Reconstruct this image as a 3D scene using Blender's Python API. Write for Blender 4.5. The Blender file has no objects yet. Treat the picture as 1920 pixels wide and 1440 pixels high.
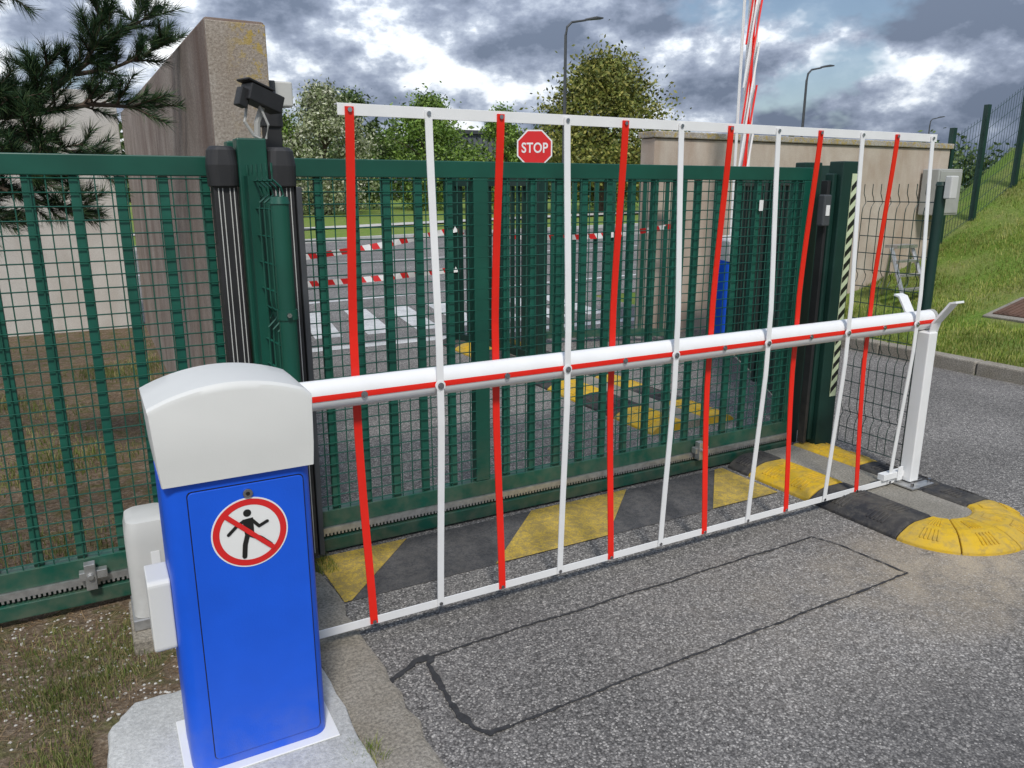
import bpy, math, random
from math import sin, cos, pi, radians
from mathutils import Vector, Matrix, noise as mnoise
random.seed(7)
D = bpy.data
scene = bpy.context.scene
scene.view_settings.view_transform = 'Standard'
scene.view_settings.look = 'None'
scene.view_settings.exposure = 0

# ------------------------------------------------------------ node helpers
def newmat(name):
    m = D.materials.new(name); m.use_nodes = True
    nt = m.node_tree
    b = nt.nodes["Principled BSDF"]
    return m, nt, b
def N(nt, t, **kw):
    n = nt.nodes.new(t)
    for k, v in kw.items():
        setattr(n, k, v)
    return n
def L(nt, a, b): nt.links.new(a, b)
def pos(nt):
    return N(nt, "ShaderNodeNewGeometry").outputs["Position"]
def noise(nt, scale, detail=4, rough=0.55, vec=None, dist=0.0):
    n = N(nt, "ShaderNodeTexNoise")
    n.inputs["Scale"].default_value = scale
    n.inputs["Detail"].default_value = detail
    n.inputs["Roughness"].default_value = rough
    n.inputs["Distortion"].default_value = dist
    L(nt, vec if vec is not None else pos(nt), n.inputs["Vector"])
    return n.outputs["Fac"]
def scalevec(nt, v, s):
    m = N(nt, "ShaderNodeVectorMath", operation='MULTIPLY')
    L(nt, v, m.inputs[0]); m.inputs[1].default_value = s
    return m.outputs[0]
def ramp(nt, fac, stops, interp='LINEAR'):
    r = N(nt, "ShaderNodeValToRGB")
    r.color_ramp.interpolation = interp
    els = r.color_ramp.elements
    while len(els) < len(stops): els.new(0.5)
    for e, (p, c) in zip(els, stops):
        e.position = p
        if not hasattr(c, "__len__"): c = (c, c, c)
        e.color = (c[0], c[1], c[2], 1)
    L(nt, fac, r.inputs[0])
    return r.outputs[0]
def mix(nt, fac, a, b, mode='MIX'):
    m = N(nt, "ShaderNodeMix", data_type='RGBA', blend_type=mode)
    def put(sock, v):
        if hasattr(v, "is_output"): L(nt, v, sock)
        elif hasattr(v, "__len__"): sock.default_value = (v[0], v[1], v[2], 1)
        else: sock.default_value = v
    if hasattr(fac, "is_output"): L(nt, fac, m.inputs[0])
    else: m.inputs[0].default_value = fac
    put(m.inputs[6], a); put(m.inputs[7], b)
    return m.outputs[2]
def math_(nt, op, a, b=None, clamp=False):
    m = N(nt, "ShaderNodeMath", operation=op); m.use_clamp = clamp
    for i, v in enumerate((a, b)):
        if v is None: continue
        if hasattr(v, "is_output"): L(nt, v, m.inputs[i])
        else: m.inputs[i].default_value = v
    return m.outputs[0]
def bump(nt, b, h, strength=0.3, dist=0.01):
    n = N(nt, "ShaderNodeBump")
    n.inputs["Strength"].default_value = strength
    n.inputs["Distance"].default_value = dist
    L(nt, h, n.inputs["Height"]); L(nt, n.outputs[0], b.inputs["Normal"])

def paint(name, col, rough=0.45, var=0.12, metal=0.0, sc=6, bs=0.05, spec=0.5, dirt=None):
    m, nt, b = newmat(name)
    f = noise(nt, sc, 3)
    c = mix(nt, ramp(nt, f, [(0.3, 0), (0.7, 1)]), [x*(1-var) for x in col], [min(1, x*(1+var)) for x in col])
    if dirt:
        z = N(nt, "ShaderNodeSeparateXYZ"); L(nt, pos(nt), z.inputs[0])
        lo = math_(nt, 'SUBTRACT', 1.0, math_(nt, 'MULTIPLY', z.outputs[2], 1/dirt[1]), True)
        d = math_(nt, 'MULTIPLY', lo, ramp(nt, noise(nt, 14, 4), [(0.35, 0), (0.65, 1)]))
        c = mix(nt, math_(nt, 'MULTIPLY', d, dirt[2]), c, dirt[0])
    L(nt, c, b.inputs["Base Color"])
    b.inputs["Roughness"].default_value = rough
    b.inputs["Metallic"].default_value = metal
    b.inputs["Specular IOR Level"].default_value = spec
    if bs > 0.1: bump(nt, b, noise(nt, 260, 1), bs, 0.001)
    return m

DUST = (0.22, 0.18, 0.13)
M = {}
M['green'] = paint("green_paint", (0.006, 0.076, 0.050), 0.40, 0.22, sc=3, dirt=(DUST, 0.5, 0.35))
M['green_l'] = paint("green_paint_light", (0.009, 0.100, 0.068), 0.42, 0.2, dirt=(DUST, 0.5, 0.3))
M['wire'] = paint("green_wire", (0.006, 0.075, 0.050), 0.5, 0.1, bs=0)
M['dkgreen'] = paint("dark_green_paint", (0.005, 0.034, 0.025), 0.5, 0.15)
M['white'] = paint("white_paint", (0.82, 0.82, 0.81), 0.35, 0.03, sc=9)
M['red'] = paint("red_reflective", (0.80, 0.018, 0.008), 0.35, 0.06)
M['blue'] = paint("blue_textured_paint", (0.006, 0.10, 0.68), 0.40, 0.06, bs=0.35, dirt=((0.25,0.25,0.25), 0.25, 0.25))
M['cap'] = paint("cabinet_cap", (0.66, 0.66, 0.63), 0.5, 0.02, bs=0.25)
M['black'] = paint("black_rubber", (0.018, 0.018, 0.019), 0.55, 0.3, dirt=(DUST, 0.5, 0.3))
M['steel'] = paint("galvanised_steel", (0.50, 0.50, 0.49), 0.42, 0.2, metal=0.75, sc=30)
M['bolt'] = paint("bolt_steel", (0.45, 0.45, 0.47), 0.25, 0.1, metal=1.0)
M['grey'] = paint("grey_plastic", (0.38, 0.38, 0.36), 0.55, 0.08)
M['ltgrey'] = paint("light_grey_plastic", (0.58, 0.58, 0.55), 0.5, 0.06, dirt=(DUST, 0.4, 0.3))
M['dkgrey'] = paint("dark_grey_metal", (0.06, 0.065, 0.07), 0.5, 0.15)
M['signred'] = paint("sign_red", (0.66, 0.02, 0.02), 0.4, 0.03)
M['signwhite'] = paint("sign_white", (0.8, 0.8, 0.78), 0.4, 0.02)
M['signblack'] = paint("sign_black", (0.012, 0.012, 0.012), 0.4, 0.1)
M['lime'] = paint("luminous_tape", (0.60, 0.68, 0.44), 0.45, 0.05)
M['bark'] = paint("bark", (0.10, 0.07, 0.05), 0.9, 0.4, sc=30, bs=0.5)

def mat_bumper(name, col, worn, dirt):
    m, nt, b = newmat(name)
    w = ramp(nt, noise(nt, 26, 5, 0.7), [(0.48, 0), (0.66, 1)])
    c = mix(nt, math_(nt, 'MULTIPLY', w, 0.6), col, worn)
    c = mix(nt, ramp(nt, noise(nt, 5, 4, 0.6), [(0.42, 0), (0.7, 0.6)]), c, dirt)
    L(nt, c, b.inputs["Base Color"]); b.inputs["Roughness"].default_value = 0.75
    bump(nt, b, noise(nt, 120, 3), 0.6, 0.003)
    return m
M['byel'] = mat_bumper("yellow_rubber", (0.62, 0.39, 0.012), (0.28, 0.20, 0.07), (0.34, 0.27, 0.12))
M['bblk'] = mat_bumper("black_rubber_bumper", (0.026, 0.026, 0.029), (0.11, 0.10, 0.085), (0.13, 0.115, 0.09))

def mat_concrete(name, a, c2, stain=(0.12, 0.08, 0.05), st=0.5, agg=0.4, streak=True, lichen=False):
    m, nt, b = newmat(name)
    P = pos(nt)
    base = mix(nt, ramp(nt, noise(nt, 3, 5, 0.65), [(0.3, 0), (0.7, 1)]), a, c2)
    sp = ramp(nt, noise(nt, 90, 3, 0.75), [(0.35, 0.55), (0.65, 1.3)])
    base = mix(nt, agg, base, mix(nt, 1.0, base, sp, 'MULTIPLY'))
    if streak:
        s = ramp(nt, noise(nt, 1.0, 5, 0.6, scalevec(nt, P, (2.2, 2.2, 0.6)), 0.4), [(0.42, 0), (0.72, 1)])
        base = mix(nt, math_(nt, 'MULTIPLY', s, st), base, stain)
    if lichen:
        z = N(nt, "ShaderNodeSeparateXYZ"); L(nt, P, z.inputs[0])
        hi = math_(nt, 'MULTIPLY', math_(nt, 'SUBTRACT', z.outputs[2], 1.7), 1.3, True)
        rt = math_(nt, 'MULTIPLY', math_(nt, 'SUBTRACT', z.outputs[0], 0.60), 9, True)
        lm = ramp(nt, noise(nt, 22, 4, 0.7), [(0.52, 0), (0.57, 1)])
        base = mix(nt, math_(nt, 'MULTIPLY', math_(nt, 'MULTIPLY', hi, rt), lm), base, (0.42, 0.29, 0.03))
    L(nt, base, b.inputs["Base Color"]); b.inputs["Roughness"].default_value = 0.9
    h = math_(nt, 'ADD', noise(nt, 110, 3, 0.7), math_(nt, 'MULTIPLY', noise(nt, 8, 3), 0.6))
    bump(nt, b, h, 0.6, 0.006)
    return m
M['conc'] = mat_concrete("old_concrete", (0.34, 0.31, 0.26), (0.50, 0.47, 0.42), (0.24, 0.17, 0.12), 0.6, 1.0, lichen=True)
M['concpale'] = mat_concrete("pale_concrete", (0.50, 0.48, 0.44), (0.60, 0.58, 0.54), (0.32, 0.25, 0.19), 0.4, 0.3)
M['concwarm'] = mat_concrete("warm_concrete", (0.46, 0.38, 0.31), (0.58, 0.51, 0.43), (0.30, 0.18, 0.11), 0.6, 0.3)
M['pad'] = mat_concrete("pad_concrete", (0.46, 0.46, 0.44), (0.60, 0.60, 0.57), (0.3, 0.27, 0.22), 0.3, 0.5, False)
M['core'] = mat_concrete("dirty_concrete", (0.20, 0.185, 0.15), (0.33, 0.305, 0.26), (0.3, 0.27, 0.22), 0.3, 0.9, False)
M['kerb'] = mat_concrete("kerb_concrete", (0.24, 0.21, 0.16), (0.35, 0.32, 0.27), (0.12, 0.1, 0.06), 0.5, 1.0, False)
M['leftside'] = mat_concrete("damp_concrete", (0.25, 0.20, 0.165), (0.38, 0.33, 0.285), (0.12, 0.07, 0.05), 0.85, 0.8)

def mat_asphalt(name, sand=False, tone=1.0, sc=150):
    m, nt, b = newmat(name)
    P = pos(nt)
    v = N(nt, "ShaderNodeTexVoronoi"); v.inputs["Scale"].default_value = sc
    L(nt, P, v.inputs["Vector"])
    s = N(nt, "ShaderNodeSeparateColor"); L(nt, v.outputs["Color"], s.inputs[0])
    t = tone
    stone = ramp(nt, s.outputs[0], [(0.0, (0.080*t, 0.076*t, 0.072*t)), (0.5, (0.150*t, 0.142*t, 0.133*t)),
                                    (0.85, (0.225*t, 0.212*t, 0.196*t)), (1.0, (0.37*t, 0.35*t, 0.32*t))])
    edge = ramp(nt, v.outputs["Distance"], [(0.4, 1), (0.85, 0.45)])
    c = mix(nt, 1.0, stone, edge, 'MULTIPLY')
    big = ramp(nt, noise(nt, 0.9, 5, 0.6), [(0.3, 0.78), (0.7, 1.20)])
    c = mix(nt, 1.0, c, big, 'MULTIPLY')
    med = ramp(nt, noise(nt, 38, 4, 0.75), [(0.3, 0.62), (0.7, 1.35)])
    c = mix(nt, 1.0, c, med, 'MULTIPLY')
    if sand:
        def blob(cx, cy, k, st, col, c):
            g = N(nt, "ShaderNodeVectorMath", operation='DISTANCE')
            L(nt, scalevec(nt, P, (1, 1.5, 1)), g.inputs[0]); g.inputs[1].default_value = (cx, cy*1.5, 0)
            d = math_(nt, 'SUBTRACT', 1.0, math_(nt, 'MULTIPLY', g.outputs["Value"], k), True)
            f = math_(nt, 'MULTIPLY', d, ramp(nt, noise(nt, 5, 5, 0.7), [(0.3, 0.1), (0.65, 1)]))
            f2 = math_(nt, 'MULTIPLY', f, ramp(nt, noise(nt, 160, 2), [(0.35, 0.4), (0.6, 1)]))
            return mix(nt, math_(nt, 'MULTIPLY', f2, st, True), c, col)
        c = blob(3.35, 1.80, 1.15, 1.4, (0.46, 0.38, 0.27), c)
        c = blob(2.6, 1.95, 0.8, .45, (0.36, 0.31, 0.24), c)
        c = blob(2.2, 1.0, 1.3, 1.0, (0.055, 0.054, 0.055), c)
        c = blob(1.3, 2.45, 1.6, 0.7, (0.07, 0.066, 0.062), c)
    L(nt, c, b.inputs["Base Color"]); b.inputs["Roughness"].default_value = 0.85
    b.inputs["Specular IOR Level"].default_value = 0.3
    bump(nt, b, math_(nt, 'SUBTRACT', 1.0, v.outputs["Distance"]), 0.45, 0.004)
    return m
M['asph'] = mat_asphalt("asphalt", True, 1.42)
M['street'] = mat_asphalt("street_asphalt", False, 1.4, 90)

def mat_roadpaint(name, col, under, lo=0.42, hi=0.60, keep=0.85):
    m, nt, b = newmat(name)
    w = ramp(nt, noise(nt, 22, 7, 0.78), [(lo, 1), (hi, 0)])
    w2 = ramp(nt, noise(nt, 130, 3, 0.75), [(0.36, 0.35), (0.56, 1)])
    f = math_(nt, 'MULTIPLY', math_(nt, 'MAXIMUM', w, keep*0.6), w2)
    tone = ramp(nt, noise(nt, 4, 4, 0.6), [(0.3, 0.75), (0.7, 1.15)])
    c = mix(nt, 1.0, mix(nt, f, under, col), tone, 'MULTIPLY')
    L(nt, c, b.inputs["Base Color"]); b.inputs["Roughness"].default_value = 0.75
    bump(nt, b, noise(nt, 110, 3, 0.7), 0.8, 0.006)
    return m
M['pyel'] = mat_roadpaint("worn_yellow_paint", (0.64, 0.44, 0.06), (0.20, 0.165, 0.10), 0.46, 0.66, 0.9)
M['pblk'] = mat_roadpaint("worn_black_paint", (0.060, 0.060, 0.063), (0.15, 0.14, 0.13), 0.45, 0.7, 0.9)
M['pwht'] = mat_roadpaint("worn_white_paint", (0.72, 0.72, 0.70), (0.2, 0.2, 0.2), 0.5, 0.75, 1.3)
M['seal'] = paint("bitumen_sealant", (0.034, 0.034, 0.035), 0.8, 0.35, sc=40, bs=0.5)

def mat_ground():
    m, nt, b = newmat("ground_grass_and_dirt")
    P = pos(nt)
    sx = N(nt, "ShaderNodeSeparateXYZ"); L(nt, P, sx.inputs[0])
    n1 = noise(nt, 1.6, 5, 0.65); n2 = noise(nt, 45, 4, 0.75); n3 = noise(nt, 9, 5, 0.6)
    g = ramp(nt, n2, [(0.25, (0.07, 0.13, 0.02)), (0.5, (0.16, 0.26, 0.04)), (0.75, (0.28, 0.34, 0.09))])
    dry = ramp(nt, n2, [(0.25, (0.18, 0.16, 0.06)), (0.75, (0.42, 0.37, 0.17))])
    grass = mix(nt, ramp(nt, n1, [(0.42, 0), (0.68, 0.65)]), g, dry)
    dirt = ramp(nt, n2, [(0.25, (0.07, 0.048, 0.032)), (0.5, (0.20, 0.148, 0.10)), (0.8, (0.44, 0.36, 0.27))])
    moss = ramp(nt, n2, [(0.25, (0.05, 0.065, 0.018)), (0.75, (0.20, 0.19, 0.075))])
    dirt2 = mix(nt, ramp(nt, n3, [(0.5, 0), (0.62, 0.8)]), dirt, moss)
    fx = math_(nt, 'LESS_THAN', sx.outputs[0], 0.9)
    fy = math_(nt, 'LESS_THAN', sx.outputs[1], 11.0)
    c = mix(nt, math_(nt, 'MULTIPLY', fx, fy), grass, dirt2)
    L(nt, c, b.inputs["Base Color"]); b.inputs["Roughness"].default_value = 0.95
    b.inputs["Specular IOR Level"].default_value = 0.15
    bump(nt, b, math_(nt, 'ADD', n2, n3), 0.9, 0.03)
    return m
M['ground'] = mat_ground()

def mat_leaf(name, cols, rough=0.55, trans=0.0):
    m, nt, b = newmat(name)
    g = N(nt, "ShaderNodeNewGeometry")
    c = ramp(nt, g.outputs["Random Per Island"], [(i/(len(cols)-1), c) for i, c in enumerate(cols)])
    cl = ramp(nt, noise(nt, 1.1, 2), [(0.35, 0.65), (0.65, 1.35)])
    c = mix(nt, 1.0, c, cl, 'MULTIPLY')
    L(nt, c, b.inputs["Base Color"]); b.inputs["Roughness"].default_value = rough
    b.inputs["Specular IOR Level"].default_value = 0.3
    if trans > 0:
        t = N(nt, "ShaderNodeBsdfTranslucent"); L(nt, c, t.inputs[0])
        ms = N(nt, "ShaderNodeMixShader"); ms.inputs[0].default_value = trans
        out = nt.nodes["Material Output"]
        L(nt, b.outputs[0], ms.inputs[1]); L(nt, t.outputs[0], ms.inputs[2]); L(nt, ms.outputs[0], out.inputs[0])
    return m
M['leafA'] = mat_leaf("leaf_green", [(0.06, 0.115, 0.02), (0.13, 0.22, 0.035), (0.24, 0.34, 0.07)])
M['leafB'] = mat_leaf("leaf_olive", [(0.06, 0.085, 0.02), (0.16, 0.18, 0.035), (0.32, 0.29, 0.075)])
M['leafC'] = mat_leaf("leaf_pale", [(0.12, 0.16, 0.06), (0.28, 0.31, 0.16), (0.52, 0.52, 0.40)])
M['leafD'] = mat_leaf("leaf_dark", [(0.04, 0.07, 0.022), (0.075, 0.12, 0.035), (0.13, 0.18, 0.05)])
M['needle'] = mat_leaf("pine_needle", [(0.010, 0.033, 0.014), (0.026, 0.065, 0.026), (0.085, 0.125, 0.045)], 0.45)
M['blade'] = mat_leaf("grass_blade", [(0.10, 0.16, 0.02), (0.22, 0.29, 0.045), (0.44, 0.41, 0.14)], 0.6, 0.12)
M['blade2'] = mat_leaf("verge_grass_blade", [(0.07, 0.12, 0.02), (0.16, 0.21, 0.05), (0.38, 0.32, 0.15)], 0.6, 0.1)
M['litter'] = mat_leaf("dry_needles", [(0.12, 0.07, 0.035), (0.26, 0.16, 0.08), (0.42, 0.31, 0.18)], 0.8, 0.0)

# ------------------------------------------------------------ mesh helpers
def link(o, parent=None):
    scene.collection.objects.link(o)
    if parent is not None: o.parent = parent
    return o
def empty(name, loc=(0, 0, 0)):
    o = D.objects.new(name, None); o.empty_display_size = 0.2
    o.location = loc
    return link(o)
class MB:
    def __init__(s): s.v = []; s.f = []; s.mi = []; s.cur = 0
    def face(s, idx): s.f.append(idx); s.mi.append(s.cur)
    def box(s, x0, x1, y0, y1, z0, z1, R=None, o=None):
        b = len(s.v)
        for z in (z0, z1):
            for (x, y) in ((x0, y0), (x1, y0), (x1, y1), (x0, y1)):
                p = Vector((x, y, z))
                if R is not None: p = R @ p
                if o is not None: p = p + Vector(o)
                s.v.append(tuple(p))
        for q in ((0, 3, 2, 1), (4, 5, 6, 7), (0, 1, 5, 4), (1, 2, 6, 5), (2, 3, 7, 6), (3, 0, 4, 7)):
            s.face([b+i for i in q])
    def loft(s, rings, cap=True, closed=True):
        b = len(s.v); n = len(rings[0])
        for r in rings: s.v.extend([tuple(p) for p in r])
        for i in range(len(rings)-1):
            for j in range(n if closed else n-1):
                k = (j+1) % n
                s.face([b+i*n+j, b+i*n+k, b+(i+1)*n+k, b+(i+1)*n+j])
        if cap:
            s.face([b+j for j in range(n)][::-1])
            s.face([b+(len(rings)-1)*n+j for j in range(n)])
    def tube(s, pts, r, n=8, cap=True):
        pts = [Vector(p) for p in pts]
        rs = r if hasattr(r, "__len__") else [r]*len(pts)
        rings = []
        for i, p in enumerate(pts):
            d = (pts[min(i+1, len(pts)-1)]-pts[max(i-1, 0)]).normalized()
            u = d.cross(Vector((0, 0, 1)))
            if u.length < 0.05: u = d.cross(Vector((0, 1, 0)))
            u.normalize(); w = d.cross(u)
            rings.append([p+(u*cos(2*pi*j/n)+w*sin(2*pi*j/n))*rs[i] for j in range(n)])
        s.loft(rings, cap)
    def wire(s, p0, p1, r):
        s.tube([p0, p1], r, 3, False)
    def poly(s, pts, flip=False):
        b = len(s.v); s.v.extend([tuple(p) for p in pts])
        idx = list(range(b, b+len(pts)))
        s.face(idx[::-1] if flip else idx)
    def obj(s, name, mats, parent=None, bevel=0, smooth=False, loc=None, segs=2, ang=40):
        me = D.meshes.new(name); me.from_pydata(s.v, [], s.f)
        if not isinstance(mats, (list, tuple)): mats = [mats]
        for m in mats: me.materials.append(M[m] if isinstance(m, str) else m)
        if any(s.mi): me.polygons.foreach_set("material_index", s.mi)
        if smooth:
            me.polygons.foreach_set("use_smooth", [True]*len(me.polygons))
        me.update()
        o = link(D.objects.new(name, me), parent)
        if loc: o.location = loc
        if bevel:
            md = o.modifiers.new("bevel", 'BEVEL'); md.width = bevel; md.segments = segs
            md.limit_method = 'ANGLE'; md.angle_limit = radians(35)
        if smooth:
            me.set_sharp_from_angle(angle=radians(ang))
        return o

def rrect(x0, x1, y0, y1, r, n=5):
    out = []
    for cx, cy, a0 in ((x1-r, y0+r, -90), (x1-r, y1-r, 0), (x0+r, y1-r, 90), (x0+r, y0+r, 180)):
        for i in range(n+1):
            a = radians(a0+90*i/n); out.append((cx+r*cos(a), cy+r*sin(a)))
    return out

# ------------------------------------------------------------ terrain
def smooth(a, b, x):
    t = max(0, min(1, (x-a)/(b-a))); return t*t*(3-2*t)
def ground_h(x, y):
    h = -0.006
    if x > 7.1:
        e = 0.10+0.062*max(0, x-7.4)**2
        e = min(e, 2.5+0.01*(x-14))
        e += 0.05*mnoise.noise(Vector((x*0.9, y*0.9, 0)))*min(1, (x-7.1))
        e *= 1-smooth(7.3, 9.8, y)
        h = max(h, e) if y < 9.8 else h
    if x < 0.5 and y < 10.4:
        h += 0.025*mnoise.noise(Vector((x*1.7, y*1.7, 3)))*min(1, (0.5-x)*3)-0.01
    if y > 36: h += 0.45*smooth(36, 80, y)
    return h
def coords(fine0, fine1, st, lo, hi):
    c = []; x = fine0
    while x <= fine1+1e-6: c.append(round(x, 4)); x += st
    s = st*2; x = fine1
    while x < hi: x += s; s *= 1.4; c.append(x)
    s = st*2; x = fine0
    while x > lo: x -= s; s *= 1.4; c.insert(0, x)
    return c
xs = coords(-4, 16, 0.2, -500, 700); ys = coords(-4, 12, 0.2, -300, 900)
mb = MB()
for y in ys:
    for x in xs: mb.v.append((x, y, ground_h(x, y)))
nx = len(xs)
for j in range(len(ys)-1):
    for i in range(nx-1):
        a = j*nx+i; mb.face([a, a+1, a+nx+1, a+nx])
mb.obj("ground", 'ground', smooth=True)

mb = MB(); mb.poly([(0.74, -8, 0), (7.0, -8, 0), (7.0, 9.0, 0), (0.74, 9.0, 0)])
mb.obj("asphalt_driveway", 'asph')
mb = MB(); mb.poly([(-60, 10.8, 0.0), (0.74, 10.8, 0), (0.74, 9.0, 0), (7.0, 9.0, 0), (7.0, 10.2, 0), (120, 10.2, 0), (120, 50, 0), (60, 38.5, 0), (12.5, 26.6, 0), (6, 24.6, 0), (-60, 16, 0)])
mb.obj("street", 'street')
mb = MB()
mb.loft([[(-30, 26.5, 0.03), (-30, 28.5, 0.03)], [(8, 32.4, 0.03), (8, 34.4, 0.03)], [(19, 37, 0.08), (19, 39, 0.08)], [(70, 55, 0.3), (70, 58, 0.36)]], cap=False, closed=False)
mb.obj("footpath", 'concpale')
mb = MB()
ln = [(-60, 16), (6, 24.6), (12.5, 26.6), (60, 38.5), (120, 50)]
mb.loft([[(x, y, -0.02), (x, y, 0.12), (x, y+0.25, 0.12), (x, y+0.25, -0.02)] for x, y in ln])
mb.obj("street_kerb", 'pad')

mb = MB()
for i in range(7):
    x = 2.15+i*0.62
    mb.poly([(x, 8.6, .004), (x+.32, 8.6, .004), (x+.62, 10.6, .004), (x+.30, 10.6, .004)])
mb.poly([(2.0, 11.3, .004), (12, 12.6, .004), (12, 12.75, .004), (2.0, 11.45, .004)])
mb.poly([(-5, 16.0, .004), (40, 22.6, .004), (40, 22.75, .004), (-5, 16.15, .004)])
mb.poly([(1.9, 7.9, .004), (6.5, 7.9, .004), (6.5, 8.1, .004), (1.9, 8.1, .004)])
mb.obj("road_marking", 'pwht')

def clipband(xb0, xb1, xt0, xt1, z):
    return [(xb0, 2.83, z), (xb1, 2.83, z), (xt1, 3.27, z), (xt0, 3.27, z)]
base = MB(); base.poly([(0.78, 2.83, .003), (3.24, 2.83, .003), (3.24, 3.27, .003), (0.75, 3.27, .003)])
hz = empty("painted_hazard_band")
base.obj("black_paint", 'pblk', hz)
yb = MB()
yb.poly([(0.76, 2.83, .006), (0.79, 2.83, .006), (1.20, 3.27, .006), (0.75, 3.27, .006)])
yb.poly(clipband(1.46, 2.08, 1.90, 2.52, .006))
yb.poly([(2.76, 2.83, .006), (3.24, 2.83, .006), (3.24, 3.27, .006), (3.18, 3.27, .006)])
yb.obj("yellow_stripes", 'pyel', hz)

def wob_line(mb, pts, w, z, seed):
    random.seed(seed)
    out = []
    for i in range(len(pts)-1):
        a, b = Vector(pts[i]), Vector(pts[i+1]); n = max(2, int((b-a).length/0.02))
        for k in range(n): out.append(a+(b-a)*k/n)
    out.append(Vector(pts[-1]))
    rings = []
    for i, p in enumerate(out):
        d = (out[min(i+1, len(out)-1)]-out[max(i-1, 0)]).normalized(); nn = Vector((-d.y, d.x))
        o = 0.010*mnoise.noise(Vector((p.x*5, p.y*5, seed)))+.003*random.uniform(-1, 1)
        ww = w*(0.35+0.9*random.random()+.6*abs(mnoise.noise(Vector((p.x*9, p.y*9, seed)))))
        a = p+nn*(o+ww/2); b = p+nn*(o-ww/2)
        rings.append([(a.x, a.y, z), (b.x, b.y, z)])
    mb.loft(rings, cap=False, closed=False)
mb = MB()
wob_line(mb, [(0.92, 2.31), (1.6, 2.325), (2.95, 2.34)], .010, .005, 1)
wob_line(mb, [(2.95, 2.34), (2.99, 2.22), (3.02, 1.88)], .008, .0055, 2)
wob_line(mb, [(3.02, 1.88), (2.2, 1.87), (1.0, 1.845)], .010, .006, 3)
wob_line(mb, [(1.0, 1.845), (.93, 1.845), (.895, 1.89), (.88, 1.98), (.89, 2.27), (.92, 2.31)], .022, .0065, 4)
wob_line(mb, [(0.92, 2.312), (.86, 2.31), (.74, 2.24)], .026, .007, 5)
mb.obj("induction_loop_sealant", 'seal')

mb = MB()
random.seed(3)
yy = -6
rings = []
while yy < 3.2:
    l = 0.555+0.008*random.uniform(-1, 1); r = 0.745+0.014*random.uniform(-1, 1)
    rings.append([(l, yy, -.05), (r, yy, -.05), (r, yy, .008), (r-.02, yy, .018+.004*random.random()), (l, yy, .02+.004*random.random())])
    yy += 0.08
mb.loft(rings)
mb.obj("concrete_edging", 'kerb', smooth=True)
mb = MB()
y = -6
while y < 6.9:
    mb.box(7.0, 7.15, y, y+0.99, -.05, .125); y += 1.0
mb.obj("kerb", 'kerb', bevel=0.015)

# ------------------------------------------------------------ walls
w = empty("concrete_wall")
mb = MB()
def wallprism(mb, x0, x1, y0, y1, ztop0, ztop1):
    mb.loft([[(x0, y0, -.1), (x1, y0, -.1), (x1, y0, ztop0), (x0, y0, ztop0)], [(x0, y1, -.1), (x1, y1, -.1), (x1, y1, ztop1), (x0, y1, ztop1)]])
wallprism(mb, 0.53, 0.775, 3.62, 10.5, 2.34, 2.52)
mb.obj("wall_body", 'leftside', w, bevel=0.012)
mb = MB(); mb.box(0.532, 0.773, 3.60, 3.622, -.08, 2.325)
mb.obj("end_face", 'conc', w, bevel=0.004)
w = empty("concrete_wall")
mb = MB()
for i in range(8):
    mb.box(-7.5+i, -6.506+i, 10.5, 10.7, -.1, 2.75)
mb.obj("panels", 'concpale', w, bevel=0.01)
w = empty("concrete_wall")
mb = MB()
x = 5.6
for i in range(2):
    x1 = x+2.64
    mb.box(x, x1-.012, 7.0, 7.25, -.1, 2.195); x = x1
mb.obj("panels", 'concwarm', w, bevel=0.012)
mb = MB(); mb.box(5.58, 10.9, 6.97, 7.28, 2.20, 2.27)
mb.obj("coping", 'conc', w, bevel=0.01)

# ------------------------------------------------------------ sliding gate
GY = 3.32
gate = empty("sliding_gate")
XL, XR = -3.2, 3.86
mb = MB()
mb.box(XL, XR, GY, GY+.05, 1.70, 1.775)
mb.box(XL, XR, GY, GY+.06, 0.125, 0.205)
mb.box(XL, XR, GY-.02, GY+.06, 0.012, 0.075)
mb.box(1.605, 1.68, GY-.002, GY+.052, .206, 1.699)
mb.box(XR-.07, XR, GY-.002, GY+.052, .206, 1.699)
mb.box(XL, XR, GY+.02, GY+.045, .0755, .1245)
mb.obj("frame", 'green', gate, bevel=0.004)
mb = MB()
k = -28
while True:
    x = 0.888+0.15*k; k += 1
    if x < XL+.05: continue
    if x > XR-.1: break
    if 1.55 < x < 1.72: continue
    mb.box(x-.018, x+.018, GY+.012, GY+.04, .206, 1.699)
mb.obj("bars", 'green_l', gate, bevel=0.003)
mb = MB()
x = XL
while x < XR:
    mb.wire((x, GY+.004, .2), (x, GY+.004, 1.71), .0031); x += .0525
z = .225
while z < 1.70:
    mb.wire((XL, GY+.0005, z), (XR, GY+.0005, z), .0031); z += .0505
mb.obj("wire_mesh", 'wire', gate)
mb = MB()
mb.box(XL, XR, GY-.012, GY+.006, .098, .1245)
x = XL
while x < XR-.02:
    mb.box(x, x+.009, GY-.012, GY+.004, .086, .0979); x += .0175
mb.obj("gear_rack", 'steel', gate)
mb = MB()
for x in (-0.18, 3.02):
    mb.box(x, x+.1, GY-.05, GY-.013, .13, .165); mb.box(x+.02, x+.06, GY-.06, GY-.02, .09, .20)
    mb.tube([(x+.04, GY-.075, .15), (x+.04, GY-.02, .15)], .012, 10)
mb.obj("limit_switch_brackets", 'steel', gate, bevel=.002)
mb = MB(); mb.box(3.43, 3.46, GY-.006, GY-.004, 1.53, 1.59); mb.obj("label", 'signwhite', gate)

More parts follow.
